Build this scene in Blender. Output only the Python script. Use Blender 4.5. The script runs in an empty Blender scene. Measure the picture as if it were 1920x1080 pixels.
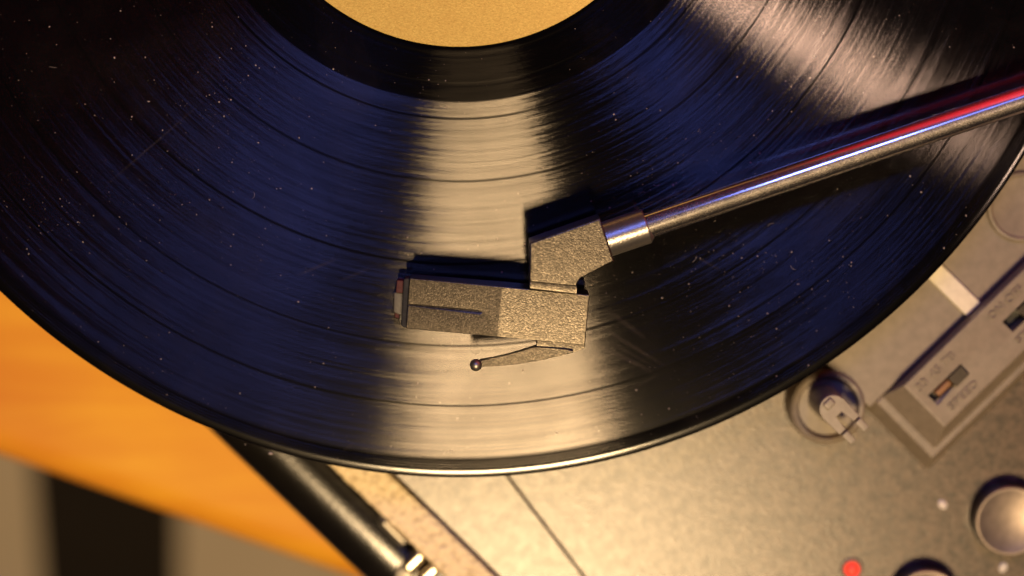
import bpy, bmesh, math, random
from mathutils import Vector, Matrix
random.seed(7)
C = bpy.context.scene.collection
S = 0.001                                            # everything below is written in millimetres
# ------------------------------------------------------------------ camera
CAM = Vector((6.461, -49.553, 459.401)); TA, TB = -0.12135, -0.01216; LENS = 70.0
MC = (Matrix.Rotation(TB, 3, 'Y') @ Matrix.Rotation(TA, 3, 'X'))
cd = bpy.data.cameras.new('camera'); cam = bpy.data.objects.new('camera', cd); C.objects.link(cam)
cd.lens = LENS; cd.sensor_width = 36; cd.clip_start = 0.01; cd.clip_end = 20
cam.matrix_world = Matrix.Translation(CAM * S) @ MC.to_4x4()
cd.dof.use_dof = True; cd.dof.focus_distance = 0.4515; cd.dof.aperture_fstop = 4.6; cd.dof.aperture_blades = 0
bpy.context.scene.camera = cam
def P(px, py, z=0.0):
    """the point at height z (mm) that the photograph shows at px, py"""
    d = MC @ Vector((px - 960, 540 - py, -LENS * 1920 / 36)); t = (z - CAM.z) / d.z
    return Vector((CAM.x + d.x * t, CAM.y + d.y * t, z))
# ------------------------------------------------------------------ world, lamps, exposure
sc = bpy.context.scene
w = bpy.data.worlds.new('World'); sc.world = w; w.use_nodes = True
bg = w.node_tree.nodes['Background']; bg.inputs['Color'].default_value = (0.55, 0.42, 0.5, 1); bg.inputs['Strength'].default_value = 0.012
sc.view_settings.view_transform = 'Standard'; sc.view_settings.look = 'None'; sc.view_settings.exposure = 0; sc.view_settings.gamma = 1
sc.cycles.max_bounces = 6; sc.cycles.caustics_reflective = False; sc.cycles.caustics_refractive = False
sc.cycles.sample_clamp_indirect = 4
def lamp(name, direction, dist, sx, sy, power, color, spin=0.0, target=(10, -90, 0), spread=180, aim=None):
    d = Vector(direction).normalized(); t = Vector(target)
    ld = bpy.data.lights.new(name, 'AREA'); ld.shape = 'RECTANGLE'; ld.size = sx * S; ld.size_y = sy * S
    ld.energy = power; ld.color = color
    o = bpy.data.objects.new(name, ld); C.objects.link(o)
    ld.spread = math.radians(spread)
    if aim: a_ = Vector(aim); d0 = t + d * dist; dd = (d0 - a_).normalized()
    else: dd = d
    q = dd.to_track_quat('Z', 'Y').to_matrix().to_4x4() @ Matrix.Rotation(spin, 4, 'Z')
    o.matrix_world = Matrix.Translation((t + d * dist) * S) @ q
    return o
lamp('warm_lamp', (0.02, -0.40, 1), 1250, 235, 150, 3.1, (1, 0.69, 0.35), spread=75, aim=(-80, -200, 0))
lamp('side_lamp', (0.495, -0.180, 1), 640, 58, 74, 0.0120, (1, 0.66, 0.47), spin=0.45, spread=9, aim=(70, -30, 0), target=(75, -50, 0))
T = Vector((0.947, 0.320, 0)); NN = Vector((-0.320, 0.947, 0))      # along / across the arm tube
def strip(name, a0, a1, tilt, width, power, color):
    zz = 900.0; a = (a0 + a1) / 2
    c = T * a * zz + NN * tilt * zz + Vector((80, -75, zz))
    ld = bpy.data.lights.new(name, 'AREA'); ld.shape = 'RECTANGLE'; ld.size = (a1 - a0) * zz * S; ld.size_y = width * zz * S
    ld.energy = power; ld.color = color
    o = bpy.data.objects.new(name, ld); C.objects.link(o)
    Z = (c - Vector((80, -75, 0))).normalized(); X = (T - Z * T.dot(Z)).normalized(); Y = Z.cross(X)
    m = Matrix((X, Y, Z)).transposed().to_4x4(); o.matrix_world = Matrix.Translation(c * S) @ m
strip('blue_window', 0.11, 0.22, 0.45, 0.22, 1.5, (0.17, 0.23, 0.9))
strip('blue_window_side', 0.221, 0.36, 0.45, 0.22, 0.14, (0.17, 0.23, 0.9))
strip('blue_window_far', -0.150, -0.100, 0.48, 0.18, 0.8, (0.14, 0.2, 0.9))

def UV0(u, v, z): return Vector(((u + v) * math.sqrt(.5), (v - u) * math.sqrt(.5), z))
ld = bpy.data.lights.new('added_lid_light', 'AREA'); ld.size = 0.05; ld.spread = math.radians(22); ld.energy = 0.12; ld.color = (1, 0.8, 0.6)  # extra light added to brighten the lid lining for the tube's red reflection
lo_ = bpy.data.objects.new('added_lid_light', ld); C.objects.link(lo_); a_, b_ = UV0(0, 0, 700), UV0(0, 165, 140)
lo_.matrix_world = Matrix.Translation(a_ * S) @ (a_ - b_).to_track_quat('Z', 'Y').to_matrix().to_4x4()
# ------------------------------------------------------------------ node helpers
class NB:
    def __init__(s, name):
        s.m = bpy.data.materials.new(name); s.m.use_nodes = True; s.t = s.m.node_tree
        s.t.nodes.clear(); s.out = s.t.nodes.new('ShaderNodeOutputMaterial')
    def n(s, typ, **kw):
        x = s.t.nodes.new(typ)
        for k, v in kw.items(): setattr(x, k, v)
        return x
    def put(s, sock, v):
        if hasattr(v, 'is_output') or isinstance(v, bpy.types.NodeSocket): s.t.links.new(v, sock)
        elif v is not None: sock.default_value = v
    def math(s, op, a, b=None, c=None, clamp=False):
        x = s.n('ShaderNodeMath', operation=op, use_clamp=clamp)
        for i, v in enumerate((a, b, c)):
            if v is not None: s.put(x.inputs[i], v)
        return x.outputs[0]
    def vm(s, op, a, b=None, scale=None):
        x = s.n('ShaderNodeVectorMath', operation=op); s.put(x.inputs[0], a)
        if b is not None: s.put(x.inputs[1], b)
        if scale is not None: s.put(x.inputs[3], scale)
        return x.outputs['Value'] if op in ('LENGTH', 'DOT_PRODUCT', 'DISTANCE') else x.outputs[0]
    def mm(s):
        tc = s.n('ShaderNodeTexCoord'); return s.vm('SCALE', tc.outputs['Object'], scale=1000.0)
    def noise(s, vec, scale, detail=2.0, rough=0.5, dims='3D', dist=0.0):
        x = s.n('ShaderNodeTexNoise', noise_dimensions=dims); s.put(x.inputs['Vector'], vec)
        x.inputs['Scale'].default_value = scale; x.inputs['Detail'].default_value = detail
        x.inputs['Roughness'].default_value = rough; x.inputs['Distortion'].default_value = dist
        return x.outputs['Fac']
    def ramp(s, f, a, b, c=0.0, d=1.0, smooth=False):
        x = s.n('ShaderNodeMapRange', interpolation_type='SMOOTHSTEP' if smooth else 'LINEAR')
        s.put(x.inputs[0], f); 
        for i, v in enumerate((a, b, c, d)): s.put(x.inputs[i + 1], v)
        return x.outputs[0]
    def mix(s, f, a, b):
        x = s.n('ShaderNodeMix', data_type='RGBA'); s.put(x.inputs[0], f); s.put(x.inputs[6], a); s.put(x.inputs[7], b); return x.outputs[2]
    def bump(s, h, strength, dist, normal=None):
        x = s.n('ShaderNodeBump'); s.put(x.inputs['Height'], h); s.put(x.inputs['Strength'], strength); s.put(x.inputs['Distance'], dist)
        if normal is not None: s.put(x.inputs['Normal'], normal)
        return x.outputs[0]
    def pbr(s, **kw):
        x = s.n('ShaderNodeBsdfPrincipled')
        for k, v in kw.items(): s.put(x.inputs[k.replace('_', ' ')], v)
        return x.outputs[0]
    def done(s, sh): s.t.links.new(sh, s.out.inputs[0]); return s.m
def col(r, g, b): return (r, g, b, 1.0)

def grain_paint(name, base, metallic, rough, scale, amp, spread=0.35):
    b = NB(name); p = b.mm(); f = b.noise(p, scale, 2.5, 0.6); g = b.noise(p, scale * 0.12, 2, 0.5)
    k = b.math('ADD', b.math('MULTIPLY', f, 0.7), b.math('MULTIPLY', g, 0.3))
    c = b.mix(b.ramp(f if scale > 2.5 else k, 0.3, 0.7), col(*[x * (1 - spread) for x in base]), col(*[min(1, x * (1 + spread)) for x in base]))
    if scale > 2.5:                                        # metal-flake speckle: every flake has a brightness of its own
        v = b.n('ShaderNodeTexVoronoi'); b.put(v.inputs['Vector'], p); v.inputs['Scale'].default_value = 2.9
        sp = b.n('ShaderNodeSeparateColor'); b.put(sp.inputs[0], v.outputs['Color'])
        c = b.mix(b.math('POWER', sp.outputs[0], 1.6), col(*[x * 0.62 for x in base]), col(*[x * 1.55 for x in base]))
        f = b.math('ADD', b.math('MULTIPLY', f, 0.6), b.math('MULTIPLY', v.outputs['Distance'], -0.5))
    return b.done(b.pbr(Base_Color=c, Metallic=metallic, Roughness=rough, Normal=b.bump(f, 1.0, amp * S)))
def plain(name, base, rough=0.4, metallic=0.0, bump=0.0, scale=3.0, vary=0.12, **kw):
    b = NB(name); p = b.mm(); f = b.noise(p, scale, 3, 0.6); g = b.noise(p, scale * 0.15, 2, 0.5)
    c = b.mix(b.ramp(g, 0.3, 0.7), col(*[x * (1 - vary) for x in base]), col(*[min(1, x * (1 + vary)) for x in base]))
    nrm = b.bump(f, 1.0, bump * S) if bump else None
    return b.done(b.pbr(Base_Color=c, Metallic=metallic, Roughness=b.ramp(f, 0.3, 0.7, rough * 0.85, rough * 1.15), Normal=nrm, **kw))

GAPS = (66.4, 80.8, 100.0, 119.2, 133.4)
def vinyl():
    b = NB('vinyl'); p = b.mm(); sx = b.n('ShaderNodeSeparateXYZ'); b.put(sx.inputs[0], p)
    x, y, z = sx.outputs
    r = b.math('SQRT', b.math('ADD', b.math('MULTIPLY', x, x), b.math('MULTIPLY', y, y)))
    th = b.math('ARCTAN2', y, x)
    def polar(kr, kt):
        cx = b.n('ShaderNodeCombineXYZ'); b.put(cx.inputs[0], b.math('MULTIPLY', r, kr)); b.put(cx.inputs[1], b.math('MULTIPLY', th, kt)); return cx.outputs[0]
    band = b.noise(polar(0.9, 0.6), 1.0, 4, 0.65, '2D')        # programme loudness: rings
    streak = b.noise(polar(1.5, 1.5), 1.0, 4, 0.66, '2D')       # groove modulation bends the light along the arc
    rip = b.noise(polar(3.2, 40.0), 1.0, 2, 0.6, '2D')
    gm = b.math('MULTIPLY', b.ramp(r, 62.3, 62.7), b.ramp(r, 145.3, 146.2, 1.0, 0.0))
    for i, g in enumerate(GAPS):
        wv = b.ramp(b.math('ABSOLUTE', b.math('SUBTRACT', r, g)), 0.12, 0.42, 0.16 + 0.08 * (i % 2), 1.0, True); gm = b.math('MULTIPLY', gm, wv)
    gm = b.math('MAXIMUM', gm, b.math('MULTIPLY', b.ramp(r, 50.5, 51.0), b.ramp(r, 62.3, 62.6, 0.055, 0.0)))
    # inner rings of the run-out and the sparse run-in lines
    lead = b.math('MULTIPLY', b.ramp(r, 146.0, 146.4), b.ramp(r, 148.4, 148.8, 1.0, 0.0))
    lines = b.math('MULTIPLY', lead, b.ramp(b.math('SINE', b.math('MULTIPLY', r, 10.5)), 0.5, 1.0))
    rot = b.math('ADD', b.math('MULTIPLY', b.math('SUBTRACT', streak, 0.5), 0.046), b.math('MULTIPLY', b.math('SUBTRACT', rip, 0.5), 0.016))
    tn = b.n('ShaderNodeTangent', direction_type='RADIAL', axis='Z')
    gl = b.n('ShaderNodeBsdfAnisotropic', distribution='GGX')
    fineb = b.noise(polar(3.5, 0.9), 1.0, 3, 0.7, '2D')
    amp = b.math('MULTIPLY', b.ramp(band, 0.28, 0.72, 0.037, 0.054), b.ramp(fineb, 0.25, 0.75, 0.80, 1.20))
    amp = b.math('MULTIPLY', amp, b.ramp(b.noise(p, 0.028, 4, 0.6, dist=0.8), 0.32, 0.66, 0.72, 1.14))
    cc = b.n('ShaderNodeCombineXYZ')
    for i, k in enumerate((1.0, 0.93, 0.90)): b.put(cc.inputs[i], b.math('MULTIPLY', amp, k))
    b.put(gl.inputs['Color'], cc.outputs[0]); b.put(gl.inputs['Roughness'], 0.20); b.put(gl.inputs['Anisotropy'], ANISO)
    b.put(gl.inputs['Rotation'], rot); b.put(gl.inputs['Tangent'], tn.outputs[0])
    # dusty film, smudges and fine scratches
    film = b.ramp(b.noise(p, 0.045, 5, 0.62, dist=0.6), 0.5, 0.8)
    fine = b.ramp(b.noise(p, 0.9, 3, 0.7), 0.55, 0.75)
    film = b.math('MULTIPLY', film, b.math('ADD', 0.35, b.math('MULTIPLY', fine, 0.65)))
    scr = None
    for (x0, y0, x1, y1, wd, k) in SCRATCHES:
        a = P(x0, y0); e = P(x1, y1); ba = e - a
        pa = b.vm('SUBTRACT', p, tuple(a)); h = b.math('MULTIPLY', b.vm('DOT_PRODUCT', pa, tuple(ba)), 1.0 / ba.dot(ba), clamp=True)
        pr = b.vm('SCALE', tuple(ba), scale=h)
        d = b.vm('LENGTH', b.vm('SUBTRACT', pa, pr))
        mk = b.math('MULTIPLY', b.ramp(d, 0.0, wd, k, 0.0, True), b.math('SINE', b.math('MULTIPLY', h, 3.1416)))
        scr = mk if scr is None else b.math('MAXIMUM', scr, mk)
    scr = b.math('MULTIPLY', scr, b.ramp(b.noise(p, 1.5, 2), 0.3, 0.6, 0.4, 1.0))
    wear = b.math('MAXIMUM', b.math('MULTIPLY', film, 0.36), scr)
    base = b.mix(wear, col(0.0012, 0.001, 0.0012), col(0.030, 0.024, 0.021))
    body = b.pbr(Base_Color=base, Roughness=b.ramp(r, 146.0, 149.0, 0.09, 0.13), Specular_IOR_Level=0.5)
    m1 = b.n('ShaderNodeAddShader')
    blk = b.n('ShaderNodeMixShader'); b.put(blk.inputs[0], b.math('MAXIMUM', gm, b.math('MULTIPLY', lines, 0.9)))
    b.t.links.new(gl.outputs[0], blk.inputs[2])
    hold = b.n('ShaderNodeBsdfDiffuse'); b.put(hold.inputs[0], col(0, 0, 0)); b.t.links.new(hold.outputs[0], blk.inputs[1])
    b.t.links.new(body, m1.inputs[0]); b.t.links.new(blk.outputs[0], m1.inputs[1])
    return b.done(m1.outputs[0])
ANISO = 0.83
SCRATCHES = [(1105, 639, 1233, 702, 0.9, 0.8), (1105, 600, 1253, 690, 0.8, 0.7), (1132, 577, 1218, 640, 0.9, 0.6), (1105, 622, 1240, 694, 0.7, 0.4),
             (1300, 478, 1352, 508, 0.4, 0.6), (390, 182, 190, 355, 0.4, 0.5), (637, 483, 554, 518, 0.5, 0.5), (700, 500, 630, 530, 0.5, 0.35),
             (640, 850, 675, 820, 0.35, 0.6), (1180, 730, 1240, 700, 0.5, 0.4)]
def paper():
    b = NB('label_paper'); p = b.mm()
    f = b.noise(b.vm('MULTIPLY', p, (1.0, 2.2, 1.0)), 1.6, 5, 0.7, dist=0.8); g = b.noise(p, 0.15, 3)
    c = b.mix(b.ramp(f, 0.36, 0.64), col(0.47, 0.32, 0.065), col(0.72, 0.55, 0.135)); c = b.mix(b.ramp(g, 0.45, 0.8, 0, 0.35), c, col(0.52, 0.35, 0.075))
    return b.done(b.pbr(Base_Color=c, Roughness=0.75, Normal=b.bump(f, 0.6, 0.05 * S)))
def deck_metal():
    b = NB('textured_silver'); p = b.mm()
    f = b.noise(p, 1.0, 4, 0.62); h = b.noise(p, 0.36, 3, 0.6)
    c = b.mix(b.ramp(b.math('ADD', b.math('MULTIPLY', f, 0.5), b.math('MULTIPLY', h, 0.5)), 0.40, 0.60), col(0.034, 0.022, 0.014), col(0.160, 0.112, 0.073))
    return b.done(b.pbr(Base_Color=c, Metallic=0.0, Roughness=b.ramp(h, 0.35, 0.65, 0.315, 0.288), Specular_IOR_Level=0.62, Normal=b.bump(f, 1.0, 0.05 * S)))
def leatherette():
    b = NB('pebbled_leatherette'); p = b.mm(); v = b.n('ShaderNodeTexVoronoi', feature='SMOOTH_F1'); b.put(v.inputs['Vector'], p); v.inputs['Scale'].default_value = 0.75
    d = v.outputs['Distance']; c = b.mix(b.ramp(d, 0.42, 0.95), col(0.85, 0.69, 0.44), col(0.30, 0.19, 0.09))
    return b.done(b.pbr(Base_Color=c, Roughness=0.5, Metallic=0.0, Normal=b.bump(b.math('SUBTRACT', 1.0, d), 1.0, 0.45 * S)))
def chrome():
    b = NB('dusty_chrome'); p = b.mm(); f = b.noise(p, 4.0, 3, 0.7); g = b.noise(p, 0.3, 3, 0.6)
    a = b.n('ShaderNodeBsdfAnisotropic', distribution='GGX'); a.inputs['Color'].default_value = col(0.86, 0.85, 0.87); a.inputs['Roughness'].default_value = 0.10
    d = b.n('ShaderNodeBsdfAnisotropic', distribution='GGX'); d.inputs['Color'].default_value = col(0.50, 0.46, 0.42); d.inputs['Roughness'].default_value = 0.38
    b.put(d.inputs['Normal'], b.bump(f, 1.0, 0.10 * S))
    mx = b.n('ShaderNodeMixShader'); b.put(mx.inputs[0], b.math('MULTIPLY', b.ramp(f, 0.35, 0.7, 0.18, 0.62), b.ramp(g, 0.3, 0.7, 0.6, 1.0)))
    b.t.links.new(a.outputs[0], mx.inputs[1]); b.t.links.new(d.outputs[0], mx.inputs[2])
    return b.done(mx.outputs[0])
def wood():
    b = NB('orange_varnished_wood'); p = b.mm(); q = b.vm('MULTIPLY', p, (0.008, 0.07, 0.02))
    f = b.noise(q, 1.0, 4, 0.6, dist=1.2); g = b.noise(p, 0.012, 2)
    c = b.mix(b.ramp(f, 0.25, 0.75), col(0.68, 0.26, 0.018), col(0.85, 0.46, 0.034)); c = b.mix(b.ramp(g, 0.40, 0.68, 0, 0.85), c, col(0.60, 0.19, 0.020))
    return b.done(b.pbr(Base_Color=c, Roughness=0.5, Specular_IOR_Level=0.2, Normal=b.bump(f, 0.2, 0.2 * S)))
def led_lens():
    b = NB('red_lens'); p = b.mm()
    return b.done(b.pbr(Base_Color=col(0.85, 0.03, 0.015), Roughness=0.25, Emission_Color=col(1.0, 0.06, 0.03), Emission_Strength=0.9))
M = dict(vinyl=vinyl(), paper=paper(), deck=deck_metal(), edge=leatherette(), chrome=chrome(), wood=wood(), led=led_lens(),
         head=grain_paint('speckled_silver_paint', (0.090, 0.078, 0.063), 0.8, 0.30, 3.2, 0.036, 0.5),
         collar=grain_paint('satin_silver_paint', (0.38, 0.36, 0.34), 0.9, 0.30, 1.8, 0.05, 0.15),
         ball=plain('polished_silver_paint', (0.34, 0.31, 0.27), 0.38, 0.9, 0.02, 4.0),
         grey=plain('grey_plastic', (0.235, 0.195, 0.15), 0.42, 0.0, 0.015, 3.0), clip=plain('pale_grey_plastic', (0.27, 0.235, 0.19), 0.40, 0, 0.02, 3.0),
         cream=plain('cream_plastic', (0.80, 0.74, 0.58), 0.45, 0, 0.01), black=plain('black_plastic', (0.012, 0.011, 0.010), 0.35),
         leather=plain('black_leather', (0.006, 0.005, 0.0045), 0.23, 0, 0.05, 1.2, 0.12, Specular_IOR_Level=0.6), brass=plain('polished_nickel', (0.80, 0.70, 0.52), 0.30, 1.0),
         brown=plain('brown_plastic', (0.05, 0.034, 0.024), 0.40), copper=plain('copper_contact', (0.24, 0.115, 0.05), 0.5, 0.2),
         cap=plain('spun_metal', (0.26, 0.215, 0.19), 0.42, 0.75), red=plain('red_lining', (0.80, 0.008, 0.03), 0.6), redp=plain('red_plastic', (0.055, 0.003, 0.005), 0.7),
         clear=plain('smoky_plastic', (0.055, 0.048, 0.043), 0.5), felt=plain('dark_felt', (0.02, 0.02, 0.022), 0.9, 0, 0.2, 1.0), tan=plain('tan_cloth', (0.30, 0.16, 0.08), 0.7),
         floor=plain('pale_floor', (0.76, 0.65, 0.53), 0.6, 0, 0, 0.02, 0.06), rug=plain('dark_rug', (0.018, 0.013, 0.011), 0.95, 0, 0.3, 0.3),
         dust=plain('grey_dust', (0.34, 0.29, 0.265), 0.7), white=plain('white_print', (0.80, 0.74, 0.66), 0.4))

# ------------------------------------------------------------------ mesh helpers
WO = {}
def link(name, bm, mat, parent=None, origin=(0, 0, 0), angle=35, keep=None):
    """one mesh object; the bmesh is in millimetres of the whole place, origin is its own base"""
    o0 = Vector(origin)
    bmesh.ops.recalc_face_normals(bm, faces=bm.faces)
    for v in bm.verts: v.co = (v.co - o0) * S
    me = bpy.data.meshes.new(name); bm.to_mesh(me); bm.free(); me.materials.append(mat)
    me.shade_smooth(); me.set_sharp_from_angle(angle=math.radians(angle))
    o = bpy.data.objects.new(name, me); C.objects.link(o); WO[o] = o0
    if angle <= 35: wn = o.modifiers.new('weighted_normals', 'WEIGHTED_NORMAL'); wn.keep_sharp = True; wn.weight = 100
    o.location = (o0 - (WO[parent] if parent else Vector())) * S
    if parent: o.parent = parent
    return o
def empty(name, origin):
    o = bpy.data.objects.new(name, None); C.objects.link(o); o.empty_display_size = 0.02; WO[o] = Vector(origin); o.location = WO[o] * S; return o
def tag(o, label=None, category=None, group=None, kind=None):
    for k, v in (('label', label), ('category', category), ('group', group), ('kind', kind)):
        if v: o[k] = v
    return o
def prism(bm, low, high, z0, z1, bev=0.0, seg=2, split=None, top=False):
    """loft between two outlines of equal count (lists of x,y); z1 may be a list"""
    n = len(low); zt = z1 if isinstance(z1, (list, tuple)) else [z1] * n
    a = [bm.verts.new((p[0], p[1], z0)) for p in low]; t = [bm.verts.new((p[0], p[1], z)) for p, z in zip(high, zt)]
    fs = [bm.faces.new(a[::-1]), bm.faces.new(t)] + [bm.faces.new((a[i], a[(i + 1) % n], t[(i + 1) % n], t[i])) for i in range(n)]
    if split:
        f1 = bmesh.utils.face_split(fs[1], t[split[0]], t[split[1]])[0]; fs.append(f1)
    if bev:
        es = [e for e in {e for f in fs[1:] for e in f.edges} if not all(v in a for v in e.verts) and (not top or not any(v in a for v in e.verts))]
        bmesh.ops.bevel(bm, geom=es, offset=bev, segments=seg, profile=0.5, affect='EDGES', clamp_overlap=True)
def box(bm, c, ax, ay, hx, hy, z0, z1, bev=0.0):
    c = Vector(c[:2]); ax = Vector(ax[:2]); ay = Vector(ay[:2])
    pts = [c + ax * sx * hx + ay * sy * hy for sx, sy in ((-1, -1), (1, -1), (1, 1), (-1, 1))]
    prism(bm, pts, pts, z0, z1, bev)
def lathe(bm, prof, n=48, c=(0, 0), cap0=False, cap1=False):
    rings = []
    for r, z in prof: rings.append([bm.verts.new((c[0] + r * math.cos(2 * math.pi * i / n), c[1] + r * math.sin(2 * math.pi * i / n), z)) for i in range(n)])
    for a, b in zip(rings, rings[1:]):
        for i in range(n): bm.faces.new((a[i], a[(i + 1) % n], b[(i + 1) % n], b[i]))
    if cap0: bm.faces.new(rings[0])
    if cap1: bm.faces.new(rings[-1])
def tube(bm, pts, rad, n=24, caps=True, flat=1.0):
    """round bar along a poly-line; rad a number or one per point"""
    pts = [Vector(p) for p in pts]; R = rad if isinstance(rad, (list, tuple)) else [rad] * len(pts); rings = []
    for i, p in enumerate(pts):
        d = (pts[min(i + 1, len(pts) - 1)] - pts[max(i - 1, 0)]).normalized()
        s = d.cross(Vector((0, 0, 1))); s = s.normalized() if s.length > 1e-6 else Vector((1, 0, 0)); u = s.cross(d)
        rings.append([bm.verts.new(p + (s * math.cos(2 * math.pi * k / n) + u * math.sin(2 * math.pi * k / n) * flat) * R[i]) for k in range(n)])
    for a, b in zip(rings, rings[1:]):
        for k in range(n): bm.faces.new((a[k], a[(k + 1) % n], b[(k + 1) % n], b[k]))
    if caps: bm.faces.new(rings[0]); bm.faces.new(rings[-1])
def NBM(): return bmesh.new()
def cut(o, cutter):
    """take the cutter's shape out of o"""
    md = o.modifiers.new('cut', 'BOOLEAN'); md.object = cutter; md.operation = 'DIFFERENCE'; md.solver = 'EXACT'
    bpy.context.view_layer.update(); dg = bpy.context.evaluated_depsgraph_get()
    me = bpy.data.meshes.new_from_object(o.evaluated_get(dg)); o.modifiers.clear(); old = o.data; o.data = me; me.name = old.name
    while len(me.materials) > 1: me.materials.pop(index=1)
    for q in me.polygons: q.material_index = 0
    me.shade_smooth(); me.set_sharp_from_angle(angle=math.radians(35)); bpy.data.objects.remove(cutter)
    wn = o.modifiers.new('weighted_normals', 'WEIGHTED_NORMAL'); wn.keep_sharp = True; wn.weight = 100

U = Vector((math.sqrt(.5), -math.sqrt(.5), 0)); V = Vector((math.sqrt(.5), math.sqrt(.5), 0))   # the player's own axes: along its front, towards its back
def UV(u, v, z=0.0): return U * u + V * v + Vector((0, 0, z))
def uv(p): return p.dot(U), p.dot(V)
ZD = -24.0                                                          # deck plate

# ------------------------------------------------------------------ setting: floor, rug, table
bm = NBM(); box(bm, (0, 0), (1, 0), (0, 1), 3000, 3000, -870, -860); tag(link('floor', bm, M['floor']), kind='structure')
zf = -857.0
ra, rb, rc, rd = P(46, 700, zf), P(334, 700, zf), P(334, 1400, zf), P(100, 1400, zf)
bm = NBM(); rp = [Vector((q.x, q.y)) for q in (rd, rc, rb, ra)]; prism(bm, rp, rp, -859.5, zf, 2.0)
tag(link('rug', bm, M['rug'], origin=(rc.x, rc.y, -859.5)), 'dark brown rug lying on the pale floor below the table edge', 'rug')
t0, t1 = P(0, 866, -100), P(640, 1088, -100); td = (t1 - t0).normalized(); tn = Vector((-td.y, td.x, 0)); tc = (t0 + t1) / 2
table = empty('table', (tc + tn * 350 + Vector((0, 0, -760))))
bm = NBM()
prof = [(-1.0, -100), (-4.0, -100.6), (-7.5, -102.6), (-10, -106), (-11, -111), (-11, -118), (-9, -123), (0, -125)]
L = 900; pv = [(700, -100)] + [(4, -100)] + prof + [(700, -125)]
rows = [[bm.verts.new(tc + td * s + tn * (a + 10.5) + Vector((0, 0, z - 0))) for a, z in pv] for s in (-L / 2, L / 2)]
for r_ in rows:
    for v in r_: v.co.z = v.co.z + 100
n = len(pv)
for i in range(n): bm.faces.new((rows[0][i], rows[0][(i + 1) % n], rows[1][(i + 1) % n], rows[1][i]))
bm.faces.new(rows[0]); bm.faces.new(rows[1])
link('tabletop', bm, M['wood'], table, origin=tc)
for s, a in ((-400, 60), (400, 60), (-400, 640), (400, 640)):
    bm = NBM(); q = tc + td * s + tn * a; tube(bm, [(q.x, q.y, -860), (q.x, q.y, -125)], [16, 26]); link('leg', bm, M['wood'], table, origin=(q.x, q.y, -860))
tag(table, 'orange varnished wooden table carrying the record player', 'table')

# ------------------------------------------------------------------ record player: case and deck
pl = empty('record_player', UV(50, 10, -100))
tag(pl, 'portable record player with textured silver deck, black handle and silver tonearm', 'record player')
U0, U1, V0, V1 = -140.0, 250.0, -131.3, 130.0; VS = -121.6
def rect(u0, u1, v0, v1): return [UV(u0, v0).to_2d(), UV(u1, v0).to_2d(), UV(u1, v1).to_2d(), UV(u0, v1).to_2d()]
bm = NBM(); prism(bm, rect(U0 + 1, U1 - 1, V0 + 1.2, V1 - 1), rect(U0 + 1, U1 - 1, V0 + 1.2, V1 - 1), -97, ZD - 3.5); link('case', bm, M['edge'], pl, origin=UV(50, 10, -97))
for u, v in ((-110, -105), (220, -105), (-110, 105), (220, 105)):
    bm = NBM(); q = UV(u, v); lathe(bm, [(7, -100), (8, -97)], 24, q, True, True); link('foot', bm, M['black'], pl, origin=(q.x, q.y, -100))
# the raised leatherette edge round the deck: front bar carries a true pebbled relief
bm = NBM()
nu, nv = 420, 34; g = []
for i in range(nu + 1):
    row = []
    for j in range(nv + 1):
        u = -70 + 260 * i / nu; f = j / nv; v = V0 + (VS - 0.35 - V0) * f
        row.append(bm.verts.new(UV(u, v, ZD + 0.6)))
    g.append(row)
for i in range(nu):
    for j in range(nv): bm.faces.new((g[i][j], g[i + 1][j], g[i + 1][j + 1], g[i][j + 1]))
from mathutils import noise as mn
def peb(u, v): return mn.noise(Vector((u * .85, v * .85, 3))) * .55 + mn.noise(Vector((u * 1.9, v * 1.9, 9))) * .3
for i in range(nu + 1):
    for j in range(nv + 1):
        vt = g[i][j]; u = -70 + 260 * i / nu; f = j / nv; e = min(f / 0.16, 1.0); e2 = min((1 - f) / 0.08, 1.0)
        rnd = -2.2 * (1 - math.sqrt(max(0, 1 - (1 - e) ** 2))) - 1.0 * (1 - math.sqrt(max(0, 1 - (1 - e2) ** 2)))
        h = peb(u, vt.co.dot(V)); vt.co.z += rnd + h * 0.55
        if j < 5: vt.co -= V * (h * 0.7) * (1 - j / 5)
bd = [g[i][0] for i in range(nu + 1)]; lo = [bm.verts.new(v.co + Vector((0, 0, -8))) for v in bd]
for i in range(nu): bm.faces.new((bd[i], bd[i + 1], lo[i + 1], lo[i]))
bk = [g[i][nv] for i in range(nu + 1)]; lo2 = [bm.verts.new(v.co + Vector((0, 0, -4))) for v in bk]
for i in range(nu): bm.faces.new((bk[i], bk[i + 1], lo2[i + 1], lo2[i]))
link('front_edge', bm, M['edge'], pl, origin=UV(60, V0, ZD), angle=60)
bm = NBM()
for u0, u1, v0, v1 in ((U0, -70.2, V0, VS - .35), (190.2, U1, V0, VS - .35), (U0, U0 + 9, VS, V1), (U1 - 9, U1, VS, V1), (U0 + 9.1, U1 - 9.1, V1 - 9, V1)):
    prism(bm, rect(u0, u1, v0, v1), rect(u0, u1, v0, v1), ZD - 8, ZD + 0.6, 0.8)
link('case_edge', bm, M['edge'], pl, origin=UV(50, 10, ZD))
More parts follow.
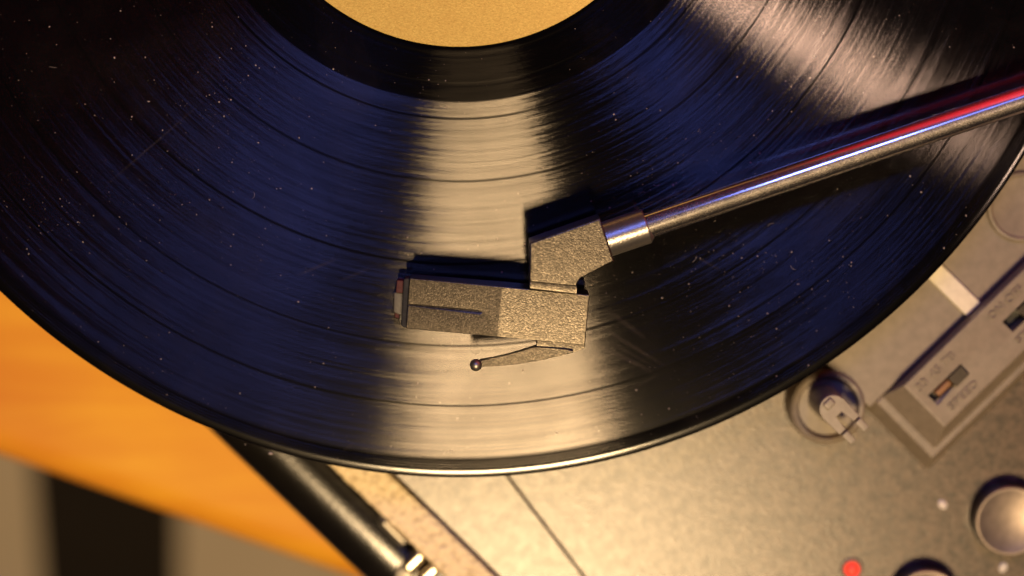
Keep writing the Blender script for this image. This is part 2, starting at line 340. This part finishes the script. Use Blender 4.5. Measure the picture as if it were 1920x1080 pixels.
# deck plate in two pieces that meet in a fine joint, which runs at a slight angle to the front
def jv(u): return -102.0 - 0.146 * (u - 118.3)
ua, ub = U0 + 9.4, U1 - 9.4
front = [UV(ua, VS + .35).to_2d(), UV(ub, VS + .35).to_2d(), UV(ub, jv(ub) - .22).to_2d(), UV(ua, jv(ua) - .22).to_2d()]
back = [UV(ua, jv(ua) + .22).to_2d(), UV(ub, jv(ub) + .22).to_2d(), UV(ub, V1 - 9.4).to_2d(), UV(ua, V1 - 9.4).to_2d()]
for o_ in (front, back):
    bm = NBM(); prism(bm, o_, o_, ZD - 3, ZD, 0.25); c = sum(o_, Vector((0, 0))) / 4; link('deck_plate', bm, M['deck'], pl, origin=(c.x, c.y, ZD - 3))
# smooth plinth beside the platter, the cream marker block and the round adapter rest
ZP = -17.0
bm = NBM(); prism(bm, rect(70, 167.4, -27.2, 114), rect(70.3, 167.4, -26.8, 113.6), ZD + .02, ZP, 0.6, 3); link('plinth', bm, M['grey'], pl, origin=UV(120, 40, ZD))
q = [P(*a, ZP + 1.4) for a in ((1742, 523), (1813, 593), (1839.6, 567.6), (1766, 496))]; q = [a.to_2d() for a in q]
d = (q[0] - q[1]).normalized() * 6; q[0] = q[0] + d; q[3] = q[3] + d
bm = NBM(); prism(bm, q, q, ZP - 1, ZP + 1.4, 0.35, 3); link('cream_block', bm, M['cream'], pl, origin=(q[0].x, q[0].y, ZP))
q = P(1917, 388, ZP + 1.0); bm = NBM()
lathe(bm, [(8.6, ZP + .02), (8.5, ZP + .9), (8.1, ZP + 1.3), (7.7, ZP + 1.35), (7.3, ZP + 1.0), (6.9, ZP + .75), (0.01, ZP + .75)], 64, q); link('adapter_rest', bm, M['grey'], pl, origin=(q.x, q.y, ZP))
# platter and spindle under the record
bm = NBM(); lathe(bm, [(.01, -13), (94, -13), (95, -12), (95, -3.4), (94.4, -2.8), (.01, -2.8)], 96); pt = link('platter', bm, M['collar'], pl, origin=(0, 0, -13))
bm = NBM(); lathe(bm, [(3.7, -2.78), (93, -2.78), (93, -1.66), (3.7, -1.66)], 96); link('slip_mat', bm, M['felt'], pt, origin=(0, 0, -2.8))
bm = NBM(); lathe(bm, [(12, ZD), (12, -13.02), (.01, -13.02)], 32); link('bearing', bm, M['black'], pt, origin=(0, 0, ZD))
bm = NBM(); lathe(bm, [(3.5, -2.7), (3.5, 5), (2.8, 7.5), (1.2, 9), (.01, 9.2)], 32); link('spindle', bm, M['cap'], pt, origin=(0, 0, -2.7))
# ------------------------------------------------------------------ switch panel
ZS = -11.5
bm = NBM(); prism(bm, rect(167.6, 190.4, -27.5, 75), rect(167.6, 187.6, -24.6, 75), ZD + .03, -18.0, 0.5, 3)
prism(bm, rect(167.6, 186.2, -22.9, 75), rect(167.6, 182.0, -17.35, 75), -18.3, ZS, 0.35, 3)
sp = link('switch_panel', bm, M['grey'], pl, origin=UV(178, 0, ZD))
SL = ((173.5, 177.0, -14.8, -3.9), (173.2, 176.8, 10.1, 21.0))
for u0, u1, v0, v1 in SL:
    bm = NBM(); prism(bm, rect(u0, u1, v0, v1), rect(u0, u1, v0, v1), ZS - 5, ZS + 2); cut(sp, link('cutter', bm, M['grey']))
for k, (u0, u1, v0, v1) in enumerate(SL):
    a = v1 - 4.6 if k == 0 else v1 - 6.4
    bm = NBM(); prism(bm, rect(u0 + .15, u1 - .15, v0 + .2, v1 - .2), rect(u0 + .15, u1 - .15, v0 + .2, v1 - .2), ZS - 4.95, ZS - 4.2)
    link('slot_bed', bm, M['black'], sp, origin=UV(u0, v0, ZS - 5))
    bm = NBM(); prism(bm, rect(u0 + .3, u1 - .3, a, a + 4.2), rect(u0 + .3, u1 - .3, a, a + 4.2), ZS - 4.2, ZS + .5)
    for i in range(6): prism(bm, rect(u0 + .3, u1 - .3, a + .1 + i * .7, a + .5 + i * .7), rect(u0 + .35, u1 - .35, a + .18 + i * .7, a + .42 + i * .7), ZS + .5, ZS + .95)
    link('slider', bm, M['brown'], sp, origin=UV(u0, a, ZS - 4))
    if k == 0:
        bm = NBM(); prism(bm, rect(u0 + .8, u1 - .7, v0 + 1.6, a - .1), rect(u0 + 1.0, u1 - .9, v0 + 1.8, a - .1), ZS - 4.1, ZS - 1.2, .4); link('slider_tongue', bm, M['copper'], sp, origin=UV(u0, v0, ZS - 4))
def raised(text, u, v, size, length):
    """raised moulded letters reading from the front of the player towards its back"""
    cu = bpy.data.curves.new('lettering', 'FONT'); cu.body = text; cu.size = size; cu.extrude = 0.38; cu.bevel_depth = 0.07; cu.bevel_resolution = 1; cu.resolution_u = 3; cu.align_x = 'CENTER'; cu.align_y = 'CENTER'
    t = bpy.data.objects.new('tmp', cu); C.objects.link(t); bpy.context.view_layer.update()
    me = bpy.data.meshes.new_from_object(t.evaluated_get(bpy.context.evaluated_depsgraph_get())); bpy.data.objects.remove(t)
    xs = [q.co.x for q in me.vertices]; k = length / (max(xs) - min(xs)); o0 = UV(u, v, ZS)
    for q in me.vertices:
        x, y, z = q.co; w_ = V * (x * k) - U * y + Vector((0, 0, z)); q.co = w_ * S
    me.materials.clear(); me.materials.append(M['grey']); me.name = 'lettering'
    o = bpy.data.objects.new('lettering', me); C.objects.link(o); WO[o] = o0; o.parent = sp; o.location = (o0 - WO[sp]) * S
raised('33 45 78', 170.7, -9.6, 2.9, 12.0); raised('SPEED', 179.5, -8.8, 2.6, 9.0); raised('ON OFF', 170.4, 13.8, 2.7, 10.5); raised('STOP', 179.2, 13.0, 2.4, 7.5)
# ------------------------------------------------------------------ arm rest with its clip
q = P(1553, 765, -16); bm = NBM()
lathe(bm, [(9.6, ZD + .04), (9.4, -18.0), (9.0, -16.4), (8.3, -15.8), (7.7, -15.9), (7.2, -16.6), (6.9, -17.6), (0.01, -17.6)], 64, q); ar = link('arm_rest', bm, M['grey'], pl, origin=(q.x, q.y, ZD))
pc = P(1562, 766, -2.0); px_ = Vector((pc.x, pc.y))
def loc(a, b): # clip frame: a along the player's front, b towards its back
    return px_ + U.to_2d() * a + V.to_2d() * b
bm = NBM()
st = [loc(3.4 * math.cos(t), 3.4 * math.sin(t)) for t in [math.pi / 2 + math.pi * i / 10 for i in range(11)]] + [loc(2.5, -3.4), loc(2.5, 3.4)]
sb = [a + (a - loc(0, 0)) * .12 + (q.to_2d() - px_) * 0.25 for a in st]
prism(bm, sb, st, -17.6, -3.6, 0.4); link('post', bm, M['grey'], ar, origin=(q.x, q.y, -17.6))
bm = NBM()
out = [loc(3.3 * math.cos(t), 3.3 * math.sin(t)) for t in [math.pi / 2 + math.pi * i / 12 for i in range(13)]]
out += [loc(5.6, -3.3), loc(5.6, -1.15), loc(1.6, -1.15), loc(1.6, 1.15), loc(5.6, 1.15), loc(5.6, 3.3)]
prism(bm, out, out, -3.6, -1.6, 0.22)
for s_ in (-1, 1):
    o_ = [loc(2.2, s_ * 1.35), loc(9.3, s_ * 1.35), loc(9.3, s_ * 2.9), loc(2.2, s_ * 2.9)]
    if s_ > 0: o_ = o_[::-1]
    prism(bm, o_, o_, -9.0, -7.5, 0.2)
    o_ = [loc(6.4, s_ * 1.35), loc(9.4, s_ * 1.35), loc(9.4, s_ * 3.0), loc(6.4, s_ * 3.0)]
    if s_ > 0: o_ = o_[::-1]
    prism(bm, o_, o_, -7.6, -2.6, 0.2)
o_ = [loc(a, b_) for a, b_ in ((-2.6, -1.2), (-.6, -1.2), (-.6, 1.4), (-2.6, 1.4))]; prism(bm, o_, o_, -2, -0.9, 0.4, 3)
link('clip', bm, M['clip'], ar, origin=(px_.x, px_.y, -4))
# ------------------------------------------------------------------ knobs, marks, lamp
def knob(c):
    bm = NBM(); lathe(bm, [(9.0, ZD + .4), (9.0, ZD + 1.5), (8.8, ZD + 1.8), (8.72, -19.4), (8.65, -18.9), (8.0, -18.8), (.01, -18.8)], 64, c); k = link('volume_knob', bm, M['black'], pl, origin=(c.x, c.y, ZD))
    bm = NBM(); lathe(bm, [(8.6, -19.2), (8.78, -18.7), (8.75, -18.2), (8.4, -17.85), (8.0, -17.8), (7.5, -18.0), (5, -18.5), (2, -18.72), (.01, -18.75)], 64, c); cp = link('knob_cap', bm, M['cap'], k, origin=(c.x, c.y, -19))
    return k
kc = P(1896, 978, -17.8); k1 = knob(kc)
k2c = P(1739, 1134, -17.8); k2 = k1.copy(); C.objects.link(k2); k2.location = (Vector((k2c.x, k2c.y, ZD)) - WO[pl]) * S
for ch in list(k1.children):
    c2 = ch.copy(); C.objects.link(c2); c2.parent = k2; c2.name = ch.name
mk0 = None
for px0, py0, ang in ((1767.5, 946, -0.9), (1881, 1064, 1.2)):
    c = P(px0, py0, ZD + .3)
    if mk0 is None:
        bm = NBM(); lathe(bm, [(1.0, ZD + .02), (.95, ZD + .4), (.6, ZD + .62), (.01, ZD + .7)], 20, c)
        for v in bm.verts: v.co.x = c.x + (v.co.x - c.x) * 1.35
        mk0 = link('scale_mark', bm, M['white'], pl, origin=(c.x, c.y, ZD)); o = mk0
    else:
        o = mk0.copy(); C.objects.link(o); o.location = (Vector((c.x, c.y, ZD)) - WO[pl]) * S
    o.rotation_euler.z = ang
c = P(1598, 1068, ZD + .8); bm = NBM(); lathe(bm, [(2.9, ZD + .03), (2.8, ZD + .5), (2.4, ZD + .7), (2.05, ZD + .5), (2.0, ZD + .03)], 32, c); lr = link('lamp_ring', bm, M['grey'], pl, origin=(c.x, c.y, ZD))
bm = NBM(); lathe(bm, [(1.95, ZD + .03), (1.9, ZD + .7), (1.5, ZD + 1.35), (.8, ZD + 1.7), (.01, ZD + 1.8)], 32, c); link('power_lamp', bm, M['led'], lr, origin=(c.x, c.y, ZD))
# ------------------------------------------------------------------ carrying handle in front of the case
ZH = -42.0; vh = -139.6
bm = NBM(); us = [-72 + 195 * i / 24 for i in range(25)]
tube(bm, [UV(u, vh, ZH) for u in us] , [9.9] * 23 + [9.7, 8.8], 28, True, 0.72); hd = link('handle', bm, M['leather'], pl, origin=UV(20, vh, ZH))
bm = NBM(); tube(bm, [UV(108, vh + 2, ZH), UV(116, vh + 1, ZH + 1), UV(124, vh + 1, ZH + 1)], [4.6, 4.0, 4.0], 16); link('handle_loop', bm, M['leather'], hd, origin=UV(112, vh, ZH))
bm = NBM(); tube(bm, [UV(104, -133.4, -36), UV(106, -133.9, -35), UV(113, -134.2, -35.4)], [1.2, 1.6, 1.2], 16); link('handle_pin', bm, M['ball'], hd, origin=UV(106, -134, -36))
def clasp(ca, cb, z):
    bm = NBM()
    c = P(ca, cb, z); o_ = [c.to_2d() + U.to_2d() * a + V.to_2d() * b_ for a, b_ in ((-1.7, -3.4), (1.7, -3.4), (1.7, 3.2), (-1.7, 3.2))]
    prism(bm, o_, o_, z - 9, z, 1.3, 4); return link('handle_clasp', bm, M['brass'], hd, origin=(c.x, c.y, z - 9))
clasp(777, 1054, -27); clasp(803, 1079, -27)
for a, b_, z, r_ in ((757, 1078, -34, 2.6), (738, 1085, -40, 3.4)):
    c = P(a, b_, z); bm = NBM(); lathe(bm, [(r_, z - 8), (r_, z - 1), (r_ * .7, z), (.01, z + .3)], 24, c); link('handle_rivet', bm, M['ball'], hd, origin=(c.x, c.y, z - 8))
bm = NBM(); box(bm, UV(121, -134.6), U, V, 15, 3.4, -60, -39, 1.0); link('handle_plate', bm, M['black'], hd, origin=UV(121, -134.6, -60))
# ------------------------------------------------------------------ open lid at the back, out of the frame
bm = NBM(); a = rect(U0, U1, V1 + 3, V1 + 40); prism(bm, a, a, -10, 350, 4); ld_ = link('lid', bm, M['tan'], pl, origin=UV(50, V1 + 3, -10))
ld_.rotation_mode = 'AXIS_ANGLE'; ld_.rotation_axis_angle = (-math.radians(16), U.x, U.y, 0)
bm = NBM(); a = rect(-98, U1 - 12, V1 + 1.0, V1 + 2.9); prism(bm, a, a, 2, 338, 0.5); link('lid_lining', bm, M['red'], ld_, origin=UV(50, V1 + 2, 2))
for u in (-90, 200):
    bm = NBM(); box(bm, UV(u, V1 + 6), U, V, 14, 6, ZD - 6, -9.5, .8); link('hinge', bm, M['brass'], ld_, origin=UV(u, V1 + 6, ZD))
# ------------------------------------------------------------------ tonearm
ZT = 13.5; A0, A1 = P(1215, 422.5, ZT), P(1920, 185, ZT); ad = (A1 - A0).normalized(); EN = A1 + ad * 62
bm = NBM(); tube(bm, [A0 - ad * 3, A0 + ad * 20, A1, EN], 2.9, 48); ta = link('tonearm', bm, M['chrome'], pl, origin=EN)
c0, c1 = P(1136, 449, ZT), P(1213, 423, ZT); cdv = (c1 - c0).normalized()
bm = NBM(); tube(bm, [c0 + cdv * .2, c1 - cdv * .25, c1, c1], [4.05, 4.05, 3.8, 3.05], 48); link('collar', bm, M['collar'], ta, origin=c0)
ZE = 17.5
el = [P(*a, ZE).to_2d() for a in ((993, 529), (993, 455.5), (1125, 409), (1152, 491), (1084, 517.5), (1082, 537))]
# outline runs anticlockwise seen from above
bm = NBM(); el = el[::-1]; prism(bm, el, el, 6, ZE, 0.42, 3, top=True)
st = [P(*a, ZE - .6).to_2d() for a in ((993.5, 541), (993.5, 527), (1082, 535.5), (1081.5, 551))]; st = st[::-1]; prism(bm, st, st, 5.5, ZE - .5, 0.25, 2, top=True)
link('elbow', bm, M['head'], ta, origin=(el[0].x, el[0].y, 6))
ZC = 14.0
hp = [(761, 616), (933.5, 631.5), (1097, 647.5), (1105.4, 553), (942, 537.5), (768, 521)]; sl = 2.2  # front half slopes down: the shape stands in for a shadow on its top
zt = [ZC - sl, ZC, ZC, ZC, ZC, ZC - sl]; ht = [P(a, b_, z).to_2d() for (a, b_), z in zip(hp, zt)]
cm = sum(ht, Vector((0, 0))) / 6; hl = [cm + (a - cm) * 1.0 for a in ht]
bm = NBM(); prism(bm, hl, ht, 4.0, zt, 0.24, 2, split=(1, 4)); hs = link('headshell', bm, M['head'], ta, origin=(cm.x, cm.y, 4))
g0, g1 = P(758, 568.5, 10), P(901, 581.5, 10); gd = (g1 - g0).normalized(); bm = NBM()
gn = Vector((-gd.y, gd.x, 0)); z0_, z1_ = ZC - sl - .5, ZC - sl * .22 - .55
for aa, bb in (((g0, z0_), (g1, z1_)),):
    zl = [z0_, z1_, z1_, z1_, z0_]
    ring = lambda k: [aa[0] - gn * k - gd * 3, bb[0] - gn * k, bb[0] + gd * k, bb[0] + gn * k, aa[0] + gn * k - gd * 3]
    lo = [bm.verts.new((q.x, q.y, z)) for q, z in zip(ring(.12), zl)]; hi = [bm.verts.new((q.x, q.y, z + 1.6)) for q, z in zip(ring(1.5), zl)]
    n = len(lo); bm.faces.new(lo[::-1]); bm.faces.new(hi)
    for i in range(n): bm.faces.new((lo[i], lo[(i + 1) % n], hi[(i + 1) % n], hi[i]))
cut(hs, link('cutter', bm, M['head']))
# dark front cap, cartridge and stylus under it
fc = [P(*a, 9.0).to_2d() for a in ((751.5, 612), (764, 617), (770, 521), (757, 522))]; bm = NBM(); prism(bm, fc, fc, 4.2, 9.0, 0.5, 3); link('front_cap', bm, M['felt'], ta, origin=(fc[0].x, fc[0].y, 4))
cb = [P(*a, 4.0).to_2d() for a in ((748, 600), (960, 622), (966, 560), (752, 541))]; bm = NBM(); prism(bm, cb, cb, 1.3, 4.6, 0.3); ct = link('cartridge', bm, M['black'], ta, origin=(cb[0].x, cb[0].y, 1.3))
fr = [P(*a, 6.0).to_2d() for a in ((742, 549), (756, 550), (757, 526), (744, 525))]; bm = NBM(); prism(bm, fr, fr, 2.0, 6.0, 0.3); link('stylus_holder', bm, M['redp'], ta, origin=(fr[0].x, fr[0].y, 2))
fr = [P(*a, 5.0).to_2d() for a in ((737, 586), (756, 593), (757, 549), (738, 547))]; bm = NBM(); prism(bm, fr, fr, 1.5, 5.0, 0.4); link('stylus_guard', bm, M['clear'], ta, origin=(fr[0].x, fr[0].y, 1.5))
fr = [P(*a, 4.0).to_2d() for a in ((740, 596), (752, 598), (752, 584), (739.5, 583))]; bm = NBM(); prism(bm, fr, fr, 1.2, 4.0, 0.3); link('stylus_holder', bm, M['redp'], ta, origin=(fr[0].x, fr[0].y, 1.2))
s0, s1 = P(800, 580, 1.6), P(756, 572, .05); bm = NBM(); tube(bm, [s0, s1 + Vector((0, 0, .35)), s1], [.35, .3, .05], 10); link('stylus', bm, M['cap'], ta, origin=s1)
# finger lift
def F(x, y, z): return P(860 + x / 7.385, 620 + y / 7.385, z)
bm = NBM(); lg = [F(*a, 13.5).to_2d() for a in ((1075, 215), (1600, 300), (1750, 245), (1752, 185), (1085, 135))]; prism(bm, lg, lg, 5, 13.5, 0.15); 
bl = [(290, 518), (450, 511), (600, 500), (750, 483), (900, 460), (1050, 433), (1200, 400), (1400, 353), (1592, 304), (1590, 272), (1480, 262), (1280, 244), (1085, 222), (1000, 250), (850, 300), (650, 355), (480, 394), (290, 425)]
bp = [F(*a, 14.4).to_2d() for a in bl]; zl_ = [12.8 + 1.6 * min(1, max(0, (x_ - 300) / 1100)) for x_, y_ in bl]; prism(bm, bp, bp, 10.6, zl_, 0.34, 3)
link('finger_lift', bm, M['head'], ta, origin=(bp[0].x, bp[0].y, 6))
c = F(240, 475, 12.6); bm = NBM(); bmesh.ops.create_uvsphere(bm, u_segments=24, v_segments=16, radius=1.42, matrix=Matrix.Translation(c)); link('lift_ball', bm, M['ball'], ta, origin=c)
# pivot at the far end
bm = NBM(); lathe(bm, [(17, ZP + .03), (17, -6), (15, -4), (12, -3.8), (12, 3), (11, 4), (.01, 4)], 48, EN + ad * 6); pv_ = link('pivot_base', bm, M['grey'], ta, origin=EN + ad * 6 + Vector((0, 0, ZP - ZT)))
bm = NBM(); box(bm, EN + ad * 6, ad, Vector((-ad.y, ad.x, 0)), 9, 8, 4.02, 20, 2); link('pivot_yoke', bm, M['head'], ta, origin=EN + ad * 6)

# ------------------------------------------------------------------ the record
rec = empty('vinyl_record', (0, 0, -1.6))
tag(rec, 'black vinyl record with plain tan centre label, dusty and scratched', 'record')
bm = NBM()
prof = [(3.6, -1.6), (3.6, -.10), (50.3, -.10), (50.8, -.05), (51.0, -.05), (51.5, -.05), (52.0, -.15), (52.5, -.05), (52.8, -.05), (58.0, -.05), (58.1, -.05), (58.6, -.15), (59.1, -.05), (59.3, -.05), (62.2, -.05), (62.4, -.04), (62.55, 0), (62.8, 0), (100, 0), (145.8, 0), (146.1, .0), (146.5, .03), (148.2, .20), (148.6, .225), (148.9, .23), (149.3, .20), (149.9, .135), (150.15, .09), (150.35, .0), (150.48, -.2), (150.5, -.7), (150.35, -1.2), (149.6, -1.5), (146, -1.6), (3.6, -1.6)]
lathe(bm, prof, 512); link('disc', bm, M['vinyl'], rec, origin=(0, 0, 0), angle=50)
bm = NBM(); lathe(bm, [(3.62, -.09), (3.62, .06), (49.6, .06), (49.85, .03), (49.9, -.09)], 256); link('label', bm, M['paper'], rec, origin=(0, 0, 0))
# ------------------------------------------------------------------ dust on the record
bm = NBM()
ico = bmesh.new(); bmesh.ops.create_icosphere(ico, subdivisions=1, radius=1); iv = [v.co.copy() for v in ico.verts]; fi = [[v.index for v in f.verts] for f in ico.faces]; ico.free()
iv = [Vector(v) for v in iv]
def speck(x, y, z, r):
    sx_, sy_ = random.uniform(.7, 1.5), random.uniform(.7, 1.3); a = random.uniform(0, 3.14); ca, sa = math.cos(a), math.sin(a); vs = []
    for v in iv:
        j = random.uniform(.75, 1.2); X, Y, Zz = v.x * r * sx_ * j, v.y * r * sy_ * j, v.z * r * .7 * j; vs.append(bm.verts.new((x + X * ca - Y * sa, y + X * sa + Y * ca, z + Zz + r * .5)))
    for f in fi: bm.faces.new([vs[i] for i in f])
cl = [(random.uniform(-110, 130), random.uniform(-140, -40), random.uniform(6, 22)) for _ in range(26)] + [(-55, -65, 16)] * 6 + [(60, -80, 12)] * 3 + [(75, -105, 14)] * 4
cntd = 0
while cntd < 1500:
    if random.random() < .32: x, y = random.uniform(-115, 132), random.uniform(-150, -38)
    else:
        a = random.choice(cl); x, y = random.gauss(a[0], a[2]), random.gauss(a[1], a[2] * .8)
    r = math.hypot(x, y)
    if not 51 < r < 149: continue
    sz = 0.035 * random.paretovariate(1.9) 
    sz = min(sz, 0.17); speck(x, y, .2 if r > 146.5 else 0, sz); cntd += 1
for a, b_, r in ((508, 850, .42), (460, 833, .2), (278, 190, .22), (411, 191, .22), (433, 187, .2), (393, 178, .2), (280, 190, .2), (215, 108, .32), (1382, 144, .24), (1407, 305, .2), (1811, 404, .26), (1770, 465, .24), (1706, 330, .24), (1727, 360, .2), (1448, 208, .17), (302, 673, .18), (1193, 731, .22), (420, 218, .17), (412, 108, .17), (434, 91, .17)):
    c = P(a, b_, 0); speck(c.x, c.y, 0.02 if c.length < 147 else .0, r)
for _ in range(11):                                                # fibres
    a = random.choice(cl); x, y = random.gauss(a[0], a[2]), random.gauss(a[1], a[2]); r = math.hypot(x, y)
    if not 52 < r < 146: continue
    h = random.uniform(0, 6.3); k = random.uniform(-.9, .9); pts = []
    for i in range(7): pts.append((x, y, .06)); x += math.cos(h) * .28; y += math.sin(h) * .28; h += k * .4
    tube(bm, pts, .028, 5)
tag(link('dust', bm, M['dust'], angle=180), 'pale specks of dust scattered over the black record', 'dust', kind='stuff')
